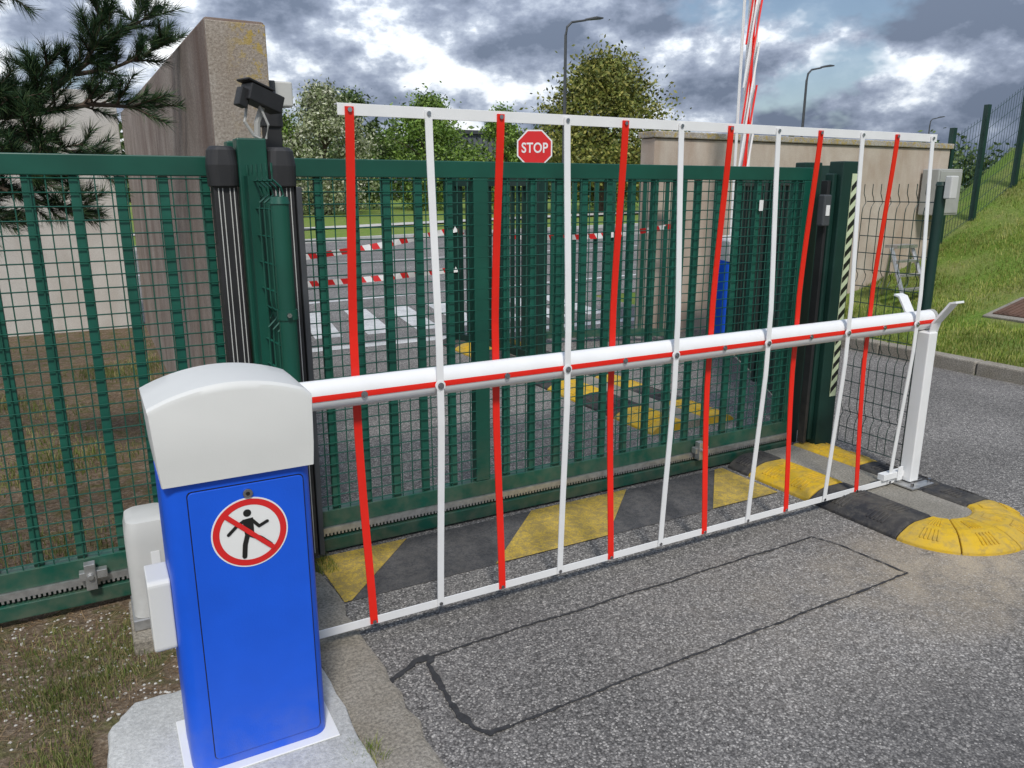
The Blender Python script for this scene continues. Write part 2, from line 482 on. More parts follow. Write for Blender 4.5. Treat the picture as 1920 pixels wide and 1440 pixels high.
gp = empty("gate_guide_post")
mb = MB()
mb.box(.545, .655, 3.18, 3.27, 0, 1.84)
mb.box(.545, .655, 3.40, 3.48, 0, 1.84)
mb.obj("green_posts", 'green', gp, bevel=.006)
mb = MB()
for x0, x1 in ((.450, .537), (.665, .755)):
    mb.box(x0, x1, 3.20, 3.275, .05, 1.665)
    mb.loft([[(x, y, z) for x, y in rrect(x0-.012-e, x1+.012+e, 3.18-e, 3.29+e, .035)] for z, e in ((1.66, 0), (1.74, .002), (1.795, -.004), (1.81, -.014))])
mb.box(.70, .77, 3.41, 3.47, .05, 1.94)
mb.loft([[(x, y, z) for x, y in rrect(.69, .78, 3.40, 3.48, .03)] for z in (1.9, 2.02)])
mb.obj("safety_edges", 'black', gp, bevel=.004)
mb = MB()
for x0 in (.466, .481, .508, .523, .680, .695, .722, .737):
    mb.box(x0, x0+.003, 3.196, 3.1995, .07, 1.655)
mb.obj("white_seams", 'ltgrey', gp)
mb = MB()
mb.box(.762, .785, 3.20, 3.26, .05, 1.66)
mb.obj("aluminium_profile", 'dkgrey', gp, bevel=.003)

cam1 = empty("security_camera")
mb = MB()
R = Matrix.Rotation(radians(20), 3, 'Z') @ Matrix.Rotation(radians(18), 3, 'Y')
mb.box(-.075, .07, -.04, .04, -.03, .035, R, (.66, 3.22, 1.985))
mb.box(-.095, .02, -.045, .045, .036, .045, R, (.66, 3.22, 1.985))
mb.box(-.10, -.06, -.02, .02, -.06, .01, R, (.66, 3.22, 1.985))
mb.obj("housing", 'black', cam1, bevel=.01)
mb = MB()
mb.tube([(.63, 3.22, 1.838), (.635, 3.22, 1.90), (.66, 3.22, 1.965)], .012, 8)
mb.tube([(.60, 3.22, 1.96), (.585, 3.2, 1.90), (.615, 3.2, 1.85), (.64, 3.2, 1.838)], .006, 6)
mb.tube([(.645, 3.2, 1.96), (.67, 3.19, 1.89), (.66, 3.2, 1.84)], .005, 6)
mb.obj("bracket_and_cables", 'grey', cam1)
fl = empty("wall_light")
mb = MB()
mb.box(.80, .92, 3.80, 3.87, 2.02, 2.13)
mb.obj("lens_body", 'ltgrey', fl, bevel=.008)
mb = MB(); mb.box(.777, .799, 3.80, 3.88, 2.0, 2.14); mb.box(.80, .84, 3.79, 3.799, 2.02, 2.13)
mb.obj("base", 'dkgrey', fl, bevel=.004)

def meshpanel(name, p0, p1, h, z0=0.05, parent=None, mat='dkgreen', r=.0028, fd=.03, fs=(.12, .38, .66, 1.0)):
    p0 = Vector(p0); p1 = Vector(p1); d = p1-p0; ln_ = d.length; u = d.normalized(); nrm = Vector((-u.y, u.x, 0))
    mb = MB()
    def off(z):
        for f in fs:
            fz = z0+h*f-(.10 if f == 1.0 else 0)
            if abs(z-fz) < .04: return fd*(1-abs(z-fz)/.04)
        return 0
    zz = [z0+h*i/60 for i in range(61)]
    n = max(1, int(ln_/.055))
    for i in range(n+1):
        b = p0+u*(ln_*i/n)
        pts = [(b.x+nrm.x*off(z), b.y+nrm.y*off(z), z) for z in zz]
        mb.tube(pts, r, 4, False)
    z = z0
    while z < z0+h-.02:
        o = off(z)+.004
        a = p0+nrm*o; b = p1+nrm*o
        mb.wire((a.x, a.y, z), (b.x, b.y, z), r*1.15); z += .1
    return mb.obj(name, mat, parent)
lf = empty("mesh_fence")
meshpanel("panel", (.575, 3.17, 0), (.60, 2.86, 0), 1.66, .08, lf, mat='green', r=.004, fd=.05)
mb = MB(); mb.tube([(.615, 2.84, 0), (.615, 2.84, 1.60)], .032, 16); mb.tube([(.615, 2.84, 1.6005), (.615, 2.84, 1.625)], [.036, .03], 16)
mb.tube([(.615, 2.84, 1.19), (.615, 2.84, 1.225)], .037, 16)
mb.obj("round_post", 'green', lf, smooth=True)
mb = MB(); mb.tube([(.612, 2.80, 1.21), (.612, 2.79, 1.21)], .009, 6); mb.obj("clamp_bolt", 'bolt', lf)
mb = MB(); mb.box(.56, .60, 3.10, 3.175, 0, 1.70)
mb.obj("end_bar", 'green', lf)

rp = empty("gate_receiving_post")
mb = MB()
mb.box(3.93, 4.08, 3.17, 3.27, 0, 1.81); mb.box(3.89, 3.925, 3.20, 3.26, .1, 1.74)
mb.box(3.90, 4.05, 3.42, 3.50, 0, 1.81)
mb.obj("post", 'dkgreen', rp, bevel=.006)
mb = MB(); mb.box(3.862, 3.886, 3.21, 3.26, .08, 1.70)
mb.obj("safety_edge", 'black', rp, bevel=.003)
mb = MB()
mb.box(4.012, 4.066, 3.1655, 3.1685, .38, 1.74)
mb.obj("hazard_tape_base", 'lime', rp)
mb = MB()
z = .40
while z < 1.68:
    mb.poly([(4.013, 3.164, z), (4.065, 3.164, z+.045), (4.065, 3.164, z+.082), (4.013, 3.164, z+.037)]); z += .077
mb.obj("hazard_tape_chevrons", 'signblack', rp)
mb = MB(); mb.box(3.80, 3.86, 3.17, 3.22, 1.44, 1.62)
mb.obj("photocell", 'dkgrey', rp, bevel=.008)
mb = MB(); mb.box(3.815, 3.845, 3.166, 3.169, 1.50, 1.56); mb.obj("photocell_label", 'signwhite', rp)
rf = empty("mesh_fence")
meshpanel("panel", (4.11, 3.15, 0), (4.11, 2.70, 0), 1.60, .08, rf)
mb = MB(); mb.tube([(4.11, 2.67, 0.05), (4.11, 2.67, 1.67)], .028, 14); mb.tube([(4.11, 2.67, 1.6705), (4.11, 2.67, 1.69)], [.032, .026], 14)
mb.obj("round_post", 'dkgreen', rf, smooth=True)
mb = MB(); mb.box(4.085, 4.145, 2.60, 2.64, 1.60, 1.72)
mb.obj("junction_box", 'ltgrey', rf, bevel=.006)

# ------------------------------------------------------------ barrier
bar = empty("boom_barrier")
def cabinet(par, ox=0, oy=0, detail=True):
    def sh(ring, z): return [(x+ox, y+oy, z) for x, y in ring]
    mb = MB()
    mb.loft([sh(rrect(.092, .474, 2.03, 2.27, .045, 7), z) for z in (.055, .925)])
    mb.obj("body", 'blue', par, smooth=True)
    mb = MB()
    mb.box(.07+ox, .50+ox, 2.0+oy, 2.30+oy, .05, .0545)
    mb.obj("base_plate", 'signwhite', par, bevel=.003)
    def prof(y, s, zt, dz=0):
        P = [(.094, .918), (.088, .98), (.080, 1.125)]
        n = 20
        for i in range(1, n):
            t = i/n
            P.append((.080+.407*t, 1.122+zt*math.sin(pi*t)**0.75*1.0))
        P += [(.487, 1.115), (.484, .98), (.480, .918)]
        cx = .284
        return [((cx+(x-cx)*s)+ox, y+oy, z-(0.0 if z < 1.1 else (1-s)*.25+dz)) for x, z in P]
    mb = MB()
    mb.loft([prof(2.014, .985, .045, .012), prof(2.018, .996, .048, .005), prof(2.026, 1.0, .05), prof(2.15, 1.0, .058), prof(2.27, 1.0, .05), prof(2.282, .985, .045)])
    mb.obj("cap", 'cap', par, smooth=True, ang=28)
    mb = MB()
    mb.loft([[(x+ox, y+oy, z) for x, z in rrect(.152, .448, .085, .89, .012, 3)] for y in (2.029, 2.0245)])
    mb.obj("door", 'blue', par, bevel=.002)
    mb = MB()
    mb.loft([[(x+ox, y+oy, z) for x, z in rrect(.1495, .4505, .0825, .8925, .013, 3)] for y in (2.0298, 2.0293)])
    mb.obj("door_gap", 'signblack', par)
    if not detail: return
    def disc(mb, cx, cz, r, y0, y1, n=40):
        mb.tube([(cx, y0, cz), (cx, y1, cz)], r, n)
    mb = MB(); disc(mb, .30, .865, .013, 2.0245, 2.018, 20)
    mb.obj("lock", 'bolt', par, bevel=.001)
    mb = MB(); disc(mb, .30, .865, .0055, 2.018, 2.0165, 12); mb.obj("key_hole", 'signblack', par)
    cx, cz, r = .298, .752, .100
    mb = MB(); disc(mb, cx, cz, r, 2.0244, 2.0236, 64); mb.obj("sign_backing", 'signwhite', par)
    mb = MB(); n = 64
    mb.loft([[(cx+r_*cos(a), 2.0228, cz+r_*sin(a)) for r_ in (.079, .096)] for a in [2*pi*i/n for i in range(n+1)]], cap=False, closed=False)
    mb.obj("sign_ring", 'signred', par)
    def stroke(mb, pts, wd, y):
        for i in range(len(pts)-1):
            a = Vector(pts[i]); b = Vector(pts[i+1]); d = (b-a).normalized(); n = Vector((-d.y, d.x))*wd/2
            mb.poly([(cx+q.x, y-.00005*i, cz+q.y) for q in (a+n, b+n, b-n, a-n)])
        for p in pts:
            mb.poly([(cx+p[0]+wd/2*cos(t*pi/5), y-.0003, cz+p[1]+wd/2*sin(t*pi/5)) for t in range(10)])
    mb = MB()
    mb.poly([(cx+.0105*cos(t*pi/10)-.004, 2.0222, cz+.057+.0105*sin(t*pi/10)) for t in range(20)])
    mb.poly([(cx+x, 2.0222, cz+z) for x, z in ((-.018, .040), (.010, .042), (.010, .0), (.004, -.012), (-.014, -.010))])
    stroke(mb, [(-.014, .036), (-.034, .024), (-.056, .004)], .009, 2.0220)
    stroke(mb, [(.006, .036), (.024, .014), (.046, .024)], .009, 2.0218)
    stroke(mb, [(-.008, -.006), (-.016, -.032), (-.020, -.066)], .013, 2.0216)
    stroke(mb, [(.000, -.006), (.026, -.022), (.050, -.046)], .013, 2.0214)
    mb.obj("sign_walking_figure", 'signblack', par)
    mb = MB()
    a = Vector((-.060, .058)); b = Vector((.060, -.058)); d = (b-a).normalized(); n = Vector((-d.y, d.x))*.0066
    mb.poly([(cx+q.x, 2.0205, cz+q.y) for q in (a+n, b+n, b-n, a-n)])
    mb.obj("sign_slash", 'signred', par)
cabinet(bar)
mb = MB()
mb.loft([[(x, y, z) for y, z in rrect(2.075, 2.205, .43, .64, .015, 4)] for x in (.034, .0915)])
mb.obj("side_box", 'cap', bar, bevel=.004)
mb = MB(); mb.tube([(.05, 2.13, .43), (.05, 2.13, .41)], .012, 10); mb.obj("cable_gland", 'dkgrey', bar)
BY = 2.53
mb = MB()
def ell(x, ry=.042, rz=.052):
    return [(x, BY+ry*cos(2*pi*i/28), .972+rz*sin(2*pi*i/28)) for i in range(28)]
mb.loft([ell(.30), ell(3.93)])
mb.obj("boom_arm", 'white', bar, smooth=True)
mb = MB(); mb.loft([ell(3.93, .044, .054), ell(3.955, .044, .054), ell(3.965, .034, .044)]); mb.obj("boom_end_cap", 'grey', bar, smooth=True)
mb = MB()
angs = [radians(180-11+22*i/6) for i in range(7)]
mb.loft([[(x, BY+.0433*cos(a), .970+.0533*sin(a)) for a in angs] for x in (.45, 3.925)], cap=False, closed=False)
mb.obj("red_stripe", 'red', bar, smooth=True)
mb = MB(); mb.box(.22, .36, 2.272, 2.50, .90, 1.04)
mb.obj("boom_bracket", 'dkgrey', bar, bevel=.01)
mb = MB()
mb.box(.745, 3.785, BY-.014, BY-.010, 1.878, 1.915)
mb.box(.745, 3.785, BY-.010, BY+.018, 1.911, 1.915)
mb.obj("top_rail", 'white', bar, bevel=.001)
mb = MB()
mb.box(.30, 3.86, BY-.014, BY-.010, .066, .098)
mb.box(.30, 3.86, BY-.010, BY+.018, .066, .070)
mb.box(3.68, 3.86, BY-.03, BY+.01, .10, .135)
mb.box(3.79, 3.83, BY-.035, BY-.031, .085, .165)
mb.obj("bottom_rail", 'white', bar, bevel=.001)
sx = [.782, 1.052, 1.325, 1.60, 1.865, 2.14, 2.405, 2.68, 2.945, 3.225, 3.475, 3.745]
bx = [.778, 1.055, 1.335, 1.595, 1.885, 2.14, 2.430, 2.68, 2.98, 3.22, 3.515, 3.75]
wm, rm, bm = MB(), MB(), MB()
random.seed(11)
for i, (x, xm) in enumerate(zip(sx, bx)):
    red = i % 2 == 0
    wd = .029 if red else .026
    rings = []
    n = 44
    jit = random.uniform(-.003, .003)
    for k in range(n+1):
        z = .072+(1.905-.072)*k/n
        t = 1-abs(z-.972)/.93; t = max(0, t)
        if red: s_ = sin(pi/2*t)**1.3
        else: s_ = min(1, (t*t*(3-2*t))*.45+.62*t)
        yy = BY-.018+((-.040) if not red else (.068))*min(1, s_*1.06)
        xx = x+(xm-x)*s_+jit*sin(k/n*pi*2)
        tk = .0022
        rings.append([(xx-wd/2, yy-tk, z), (xx+wd/2, yy-tk, z), (xx+wd/2, yy+tk, z), (xx-wd/2, yy+tk, z)])
    (rm if red else wm).loft(rings)
    for z in (.082, 1.895):
        bm.tube([(x, BY-.0225, z), (x, BY-.026, z)], .0075, 10)
    yb_ = BY-.0425 if red else BY-.0625
    bm.tube([(xm, yb_-.001, .968), (xm, yb_-.004, .968)], .012, 14)
    bm.tube([(xm, yb_-.0041, .968), (xm, yb_-.008, .968)], .007, 6)
wm.obj("white_slats", 'white', bar); rm.obj("red_slats", 'red', bar); bm.obj("bolts", 'bolt', bar)
mb = MB()
for i, xm in enumerate(bx):
    if i % 2: mb.tube([(xm, BY-.0555, .968), (xm, BY-.0615, .968)], .019, 20)
mb.obj("slat_pivots", 'white', bar, smooth=True)

sp = empty("barrier_support_post", (-.055, -.035, 0))
mb = MB()
mb.box(3.90, 3.97, 2.49, 2.56, .078, .915)
mb.obj("post", 'white', sp, bevel=.005)
mb = MB(); mb.box(3.84, 4.03, 2.43, 2.62, .062, .072); mb.obj("foot_plate", 'steel', sp, bevel=.002)
mb = MB()
for x_, y_ in ((3.86, 2.45), (4.01, 2.45), (3.86, 2.60), (4.01, 2.60)): mb.tube([(x_, y_, .0725), (x_, y_, .095)], .009, 6)
mb.obj("anchor_bolts", 'bolt', sp)
mb = MB()
xa, xb = 3.915, 3.985
th = .012
prof_ = [(2.385, 1.095), (2.42, 1.085), (2.50, .97), (2.508, .918), (2.62, .918), (2.628, .97), (2.70, 1.085), (2.735, 1.095)]
rings = []
for i, (y_, z_) in enumerate(prof_):
    a = Vector(prof_[max(0, i-1)]); b = Vector(prof_[min(len(prof_)-1, i+1)]); d = (b-a).normalized(); n = Vector((d.y, -d.x))*th
    rings.append([(xa, y_, z_), (xb, y_, z_), (xb, y_+n.x, z_+n.y), (xa, y_+n.x, z_+n.y)])
mb.loft(rings)
mb.obj("fork", 'white', sp, bevel=.002)

pad = MB()
random.seed(5)
ringp = [(-.12, 1.55), (.555, 1.55), (.552, 1.9), (.548, 2.36), (.50, 2.46), (.2, 2.48), (-.04, 2.47), (-.11, 2.36), (-.13, 2.0)]
rr = []
for i in range(len(ringp)):
    a = Vector(ringp[i]); b = Vector(ringp[(i+1) % len(ringp)])
    for k in range(6):
        q = a+(b-a)*k/6; rr.append((q.x+random.uniform(-.005, .005), q.y+random.uniform(-.005, .005)))
c0 = Vector((.2, 2.0))
pad.loft([[(c0.x+(x-c0.x)*s, c0.y+(y-c0.y)*s, z) for x, y in rr] for s, z in ((1.03, -.05), (1.015, .03), (1.0, .045), (.975, .05))])
pad.obj("concrete_pad", 'pad', smooth=True)

mo = empty("gate_motor")
mb = MB()
mb.loft([[(.075+(x-.075)*s, 3.03+(y-3.03)*s, z) for x, y in rrect(-.005, .165, 2.93, 3.13, .045, 6)] for s, z in ((1, .09), (1.0, .38), (.97, .43), (.88, .465), (.7, .475))])
mb.obj("cover", 'ltgrey', mo, smooth=True)
mb = MB(); mb.box(-.01, .17, 2.925, 3.145, .045, .089); mb.obj("base", 'steel', mo, bevel=.004)
mb = MB(); mb.box(.075, .105, 2.9275, 2.9295, .30, .35); mb.obj("rating_label", 'signwhite', mo)
mb = MB(); mb.tube([(.07, 3.14, .11), (.07, 3.30, .11)], .035, 18); mb.obj("drive_pinion", 'steel', mo)
mb = MB(); mb.box(-.02, .2, 2.86, 3.2, -.05, .044); mb.obj("motor_plinth", 'kerb', bevel=.012)

# ------------------------------------------------------------ rubber kerb islands
W_ = .285
SEC = [(0, -.01), (.004, .015), (.03, .035), (.085, .062), (.13, .072), (W_-.015, .070), (W_, .058), (W_, -.01)]
def module(mb, path, mat):
    mb.cur = mat
    n = len(path)
    rings = []
    for i, (p, d) in enumerate(path):
        k = 1.0 if 0 < i < n-1 else .93
        rings.append([(p[0]+d[0]*s, p[1]+d[1]*s, (z*k if z > 0 else z)) for s, z in SEC])
    mb.loft(rings)
def island(name, x0, x1, y0, y1, round_south, mods_l, mods_r):
    par = empty(name)
    mb = MB()
    def straight(x, sgn, mods):
        for (ya, yb_, c) in mods:
            n = 6
            path = []
            ks = [0, .03]+[.03+.94*i/n for i in range(1, n)]+[.97, 1]
            for k in ks: path.append(((x, ya+.003+(yb_-ya-.006)*k), (sgn, 0)))
            if sgn > 0: path = path[::-1]
            module(mb, path, c)
            L_ = yb_-ya
            for g0 in ((.28, .72) if L_ > .35 else (.5,)):
                for r_ in range(5):
                    yc = ya+L_*g0+(r_-2)*.021
                    a0 = (x+sgn*.034, .042); a1 = (x+sgn*.105, .0715)
                    hw = .005
                    mb.loft([[(a0[0], yc-hw, a0[1]-.01), (a0[0], yc+hw, a0[1]-.01), (a0[0], yc+hw, a0[1]+.004), (a0[0], yc-hw, a0[1]+.004)],
                             [(a1[0], yc-hw, a1[1]-.01), (a1[0], yc+hw, a1[1]-.01), (a1[0], yc+hw, a1[1]+.004), (a1[0], yc-hw, a1[1]+.004)]])
                    a = x+sgn*.145; b = x+sgn*.24
                    mb.box(min(a, b), max(a, b), yc-.005, yc+.005, .06, .0765)
    straight(x0, 1, mods_l); straight(x1, -1, mods_r)
    if round_south:
        cx = (x0+x1)/2; a = (x1-x0)/2; b = a*.86
        for t0, t1 in ((180, 225), (225, 270), (270, 315), (315, 360)):
            path = []
            for i in range(9):
                t = radians(t0+.5+(t1-t0-1)*i/8)
                path.append(((cx+a*cos(t), y0+b*sin(t)), (-cos(t), -sin(t))))
            module(mb, path[::-1], 0)
            for r_ in range(5):
                t = radians((t0+t1)/2+(r_-2)*3.2)
                p = Vector((cx+a*cos(t), y0+b*sin(t))); d = Vector((-cos(t), -sin(t))); q = Vector((-d.y, d.x))*.005
                for (s0, z0, s1, z1) in ((.034, .046, .105, .0745), (.145, .0765, .23, .076)):
                    A = p+d*s0; B_ = p+d*s1
                    mb.loft([[(A.x-q.x, A.y-q.y, .03), (A.x+q.x, A.y+q.y, .03), (A.x+q.x, A.y+q.y, z0), (A.x-q.x, A.y-q.y, z0)],
                             [(B_.x-q.x, B_.y-q.y, .05), (B_.x+q.x, B_.y+q.y, .05), (B_.x+q.x, B_.y+q.y, z1), (B_.x-q.x, B_.y-q.y, z1)]])
    mb.obj("rubber_modules", ['byel', 'bblk'], par, bevel=.003, segs=1)
    c = MB()
    s = W_-.012
    pts = [(x0+s, y1), (x0+s, y0)]
    if round_south:
        for i in range(9):
            t = radians(180+180*i/8); pts.append(((x0+x1)/2+((x1-x0)/2-s)*cos(t), y0+((x1-x0)/2*.86-s)*sin(t)))
    pts += [(x1-s, y0), (x1-s, y1)]
    seen = []
    for p in pts:
        if not seen or (Vector(p)-Vector(seen[-1])).length > .003: seen.append(p)
    c.loft([[(x, y, z) for x, y in seen] for z in (-.05, .056)])
    c.obj("concrete_core", 'core', par)
    return par
island("traffic_island", 3.28, 4.12, 2.13, 3.27, True,
       [(2.13, 2.66, 1), (2.66, 3.10, 0), (3.10, 3.27, 1)], [(2.13, 2.38, 1), (2.38, 2.80, 1), (2.80, 3.27, 0)])
island("traffic_island", 3.28, 4.05, 4.0, 7.7, False,
       [(4.0, 4.45, 0), (4.45, 4.95, 1), (4.95, 5.4, 0), (5.4, 5.9, 1), (5.9, 6.35, 0), (6.35, 6.85, 1), (6.85, 7.3, 0), (7.3, 7.7, 1)],
       [(4.0, 4.45, 0), (4.45, 4.95, 1), (4.95, 5.4, 0), (5.4, 5.9, 1), (5.9, 6.35, 0), (6.35, 6.85, 1), (6.85, 7.3, 0), (7.3, 7.7, 1)])

# ------------------------------------------------------------ rear fences
def barfence(name, pts, h, gap=.12, bw=.028, mat='dkgreen'):
    par = empty(name)
    mb = MB()
    for i in range(len(pts)-1):
        a = Vector((*pts[i], 0)); b = Vector((*pts[i+1], 0)); d = b-a; ln_ = d.length
        R = Matrix.Rotation(math.atan2(d.y, d.x), 3, 'Z')
        mb.box(0, ln_, -.03, .03, h-.07, h, R, a); mb.box(0, ln_, -.03, .03, .06, .14, R, a)
        mb.box(-.045, .045, -.046, .046, 0, h+.05, R, a)
        x = gap
        while x < ln_-.04:
            mb.box(x-bw/2, x+bw/2, -.018, .018, .141, h-.071, R, a); x += gap
    mb.box(pts[-1][0]-.045, pts[-1][0]+.045, pts[-1][1]-.045, pts[-1][1]+.045, 0, h+.05)
    mb.obj("frame_and_bars", mat, par)
barfence("pedestrian_fence", [(3.42, 7.55), (3.62, 6.85), (3.62, 6.1)], 1.75, .11)
barfence("pedestrian_gate", [(4.15, 7.2), (5.0, 6.95), (5.65, 6.6)], 1.80, .12, .04, 'green')
barfence("bar_fence", [(4.3, 3.62), (5.1, 4.8), (5.7, 5.75)], 1.75, .13, .045, 'dkgreen')

cr = empty("card_reader_post")
mb = MB(); mb.box(3.93, 4.03, 6.75, 6.83, 0, 1.5); mb.obj("pillar", 'dkgreen', cr, bevel=.005)
mb = MB(); mb.box(3.915, 4.045, 6.70, 6.749, 1.12, 1.46); mb.obj("reader", 'ltgrey', cr, bevel=.01)
mb = MB(); mb.box(3.95, 4.01, 6.695, 6.699, 1.30, 1.42); mb.obj("reader_screen", 'dkgrey', cr)
mb = MB(); mb.box(3.93, 4.03, 6.744, 6.749, .72, 1.04); mb.obj("notice", 'signwhite', cr)

bt = empty("barrier_tape")
tp = [MB(), MB()]
for (a, b, sag) in (((.80, 7.6, .93), (3.42, 7.5, 1.22), .06), ((.80, 7.62, .72), (3.42, 7.5, .80), .03), ((3.42, 7.5, 1.2), (5.65, 6.6, 1.25), .1)):
    a = Vector(a); b = Vector(b); n = 34
    P = [a+(b-a)*i/n-Vector((0, 0, sag*4*(i/n)*(1-i/n))) for i in range(n+1)]
    for i in range(n):
        p, q = P[i], P[i+1]
        t0 = .018*sin(i*.5); t1 = .018*sin((i+1)*.5)
        tp[i % 2].poly([(p.x+.02, p.y+t0, p.z), (q.x+.02, q.y+t1, q.z), (q.x-.01, q.y, q.z+.055), (p.x-.01, p.y, p.z+.055)])
tp[0].obj("red_parts", 'signred', bt); tp[1].obj("white_parts", 'signwhite', bt)

b2 = empty("raised_boom_barrier")
cabinet(b2, 5.78, 4.02, False)
mb = MB(); x0, y0 = 6.36, 6.42
def up(t, dx=0, dy=0):
    return (x0-.012*t+dx, y0+dy, .95+t)
mb.tube([(6.1, 6.2, .95), (6.36, 6.42, .95)], .05, 8)
mb.tube([up(-.1), up(4.6)], .040, 16)
mb.tube([up(.1, -.115), up(4.5, -.115)], .016, 6); mb.tube([up(.1, .105, .02), up(4.5, .105, .02)], .014, 6)
rd = MB()
for i in range(10):
    t = .05+i*.42
    tgt = rd if i % 2 else mb
    tgt.tube([up(t, -.11, -.055), up(t+.8, -.01, -.065), up(t+1.3, .10, -.03)], .013, 4)
mb.obj("boom_and_rails", 'white', b2); rd.obj("red_slats", 'red', b2)
rd = MB(); rd.loft([[(up(t)[0]-.014, y0-.044, .95+t), (up(t)[0]+.014, y0-.044, .95+t), (up(t)[0]+.014, y0-.042, .95+t), (up(t)[0]-.014, y0-.042, .95+t)] for t in (0, 4.5)]); rd.obj("red_stripe", 'red', b2)

eb = empty("electrical_box")
mb = MB(); mb.box(10.25, 10.78, 6.72, 6.965, 1.30, 1.92); mb.obj("case", 'grey', eb, bevel=.015)
mb = MB(); mb.box(10.28, 10.75, 6.71, 6.7195, 1.33, 1.89); mb.obj("door", 'grey', eb, bevel=.006)
mb = MB(); mb.tube([(10.5, 6.85, 1.30), (10.5, 6.9, .6)], .03, 8); mb.obj("conduit", 'grey', eb)

ld = empty("step_ladder")
mb = MB()
lx, ly = 9.05, 6.3
gz = ground_h(lx, ly)
for s in (-.2, .2):
    mb.tube([(lx+s*1.2, ly-.3, gz), (lx+s, ly, gz+.68)], .028, 6)
    mb.tube([(lx+.38+s*1.2, ly+.3, gz+.05), (lx+s, ly, gz+.68)], .022, 6)
for k in (.25, .5, .75):
    mb.box(lx-.22, lx+.22, ly-.3*(1-k)-.05, ly-.3*(1-k)+.05, gz+.68*k, gz+.68*k+.025)
mb.box(lx-.2, lx+.2, ly-.08, ly+.1, gz+.68, gz+.72)
mb.obj("frame", 'steel', ld)

mh = empty("manhole_cover")
hx, hy = 9.2, 4.75
slope = math.atan2(ground_h(hx+.4, hy)-ground_h(hx-.4, hy), .8)
mh.location = (hx, hy, ground_h(hx, hy)+.015); mh.rotation_euler = (0, -slope, 0)
mb = MB(); mb.box(-.38, .38, -.30, .30, -.1, .02); mb.obj("frame", 'core', mh, bevel=.01)
mb = MB(); mb.box(-.30, .30, -.23, .23, .021, .032)
for i in range(8):
    mb.box(-.28, .28, -.21+i*.054, -.185+i*.054, .0325, .038)
mb.obj("lid", paint("rusty_iron", (.13, .07, .045), .8, .3), mh)

hf = empty("boundary_fence")
mbp = MB()
fp = [(10.95, 7.05), (11.6, 7.0), (12.45, 6.95), (14.6, 6.8), (16.8, 6.7)]
wr = MB()
for i, (x, y) in enumerate(fp):
    z = ground_h(x, y)
    mbp.box(x-.035, x+.035, y-.035, y+.035, z-.1, z+1.62)
    if i:
        px_, py_ = fp[i-1]; z0 = ground_h(px_, py_)
        n = int(math.dist((x, y), (px_, py_))/.055)
        for k in range(n):
            t = k/n; xx, yy_ = px_+(x-px_)*t, py_+(y-py_)*t; zz = z0+(z-z0)*t
            wr.wire((xx, yy_, zz+.02), (xx, yy_, zz+1.5), .0035)
        for k in range(8): wr.wire((px_, py_, z0+.05+k*.2), (x, y, z+.05+k*.2), .004)
mbp.obj("posts", 'dkgreen', hf); wr.obj("mesh", 'dkgreen', hf)

def lamp(x, y, h, arm, name="street_lamp"):
    par = empty(name, (x, y, 0))
    mb = MB()
    mb.tube([(0, 0, 0), (0, 0, .8), (0, 0, .81), (0, 0, h-.4), (.06, 0, h-.12), (.25, 0, h+.05), (arm*.7, 0, h+.17)], [.11, .10, .075, .05, .045, .04, .035], 12)
    mb.obj("pole", 'dkgrey', par, smooth=True)
    mb = MB()
    mb.loft([[(arm*.68, -.06, h+.15), (arm*.68, .06, h+.15), (arm*.68, .06, h+.22), (arm*.68, -.06, h+.22)],
             [(arm, -.16, h+.22), (arm, .16, h+.22), (arm, .16, h+.31), (arm, -.16, h+.31)],
             [(arm+.35, -.1, h+.27), (arm+.35, .1, h+.27), (arm+.35, .1, h+.32), (arm+.35, -.1, h+.32)]])
    mb.obj("lamp_head", 'dkgrey', par, bevel=.02)
lamp(15.8, 25, 7.35, 1.2)
lamp(28.1, 25, 6.6, 1.2)
lamp(62, 42, 7.2, 1.4)

ss = empty("stop_sign", (8.15, 14, 0)); ss.rotation_euler = (0, 0, radians(-26))
mb = MB(); mb.tube([(0, .03, 0), (0, .03, 2.75)], .035, 12); mb.obj("pole", 'steel', ss, smooth=True)
def octa(r, y): return [(r*cos(pi/8+i*pi/4), y, 2.45+r*sin(pi/8+i*pi/4)) for i in range(8)]
mb = MB(); mb.loft([octa(.385, -.008), octa(.385, -.02)]); mb.obj("plate", 'signwhite', ss)
mb = MB(); mb.poly(octa(.355, -.023)); mb.obj("red_face", 'signred', ss)
cu = D.curves.new("stop_text", 'FONT'); cu.body = "STOP"; cu.size = .27; cu.align_x = 'CENTER'; cu.align_y = 'CENTER'; cu.offset = .005; cu.extrude = .001
cu.space_character = 1.05
to = D.objects.new("tmp", cu); scene.collection.objects.link(to); bpy.context.view_layer.update()
me = D.meshes.new_from_object(to); D.objects.remove(to)
me.materials.clear(); me.materials.append(M['signwhite'])
for v in me.vertices: v.co.x *= .80
t = link(D.objects.new("lettering", me), ss); t.location = (0, -.027, 2.45); t.rotation_euler = (radians(90), 0, 0)

wh = empty("warehouse")
mb = MB(); mb.box(44, 72, 100, 130, 0, 9.0)
mb.obj("walls", paint("cladding", (.12, .13, .15), .6, .1), wh)
mb = MB()
x = 44.2
while x < 72: mb.box(x, x+.2, 99.9, 99.998, .3, 8.8); x += .8
mb.box(43.8, 72.2, 99.6, 130.3, 9.002, 9.5)
mb.obj("ribs_and_parapet", 'dkgrey', wh)
mb = MB()
for i in range(4): mb.box(47+i*6, 51+i*6, 99.8, 99.88, .1, 4.5)
mb.obj("loading_doors", 'ltgrey', wh)

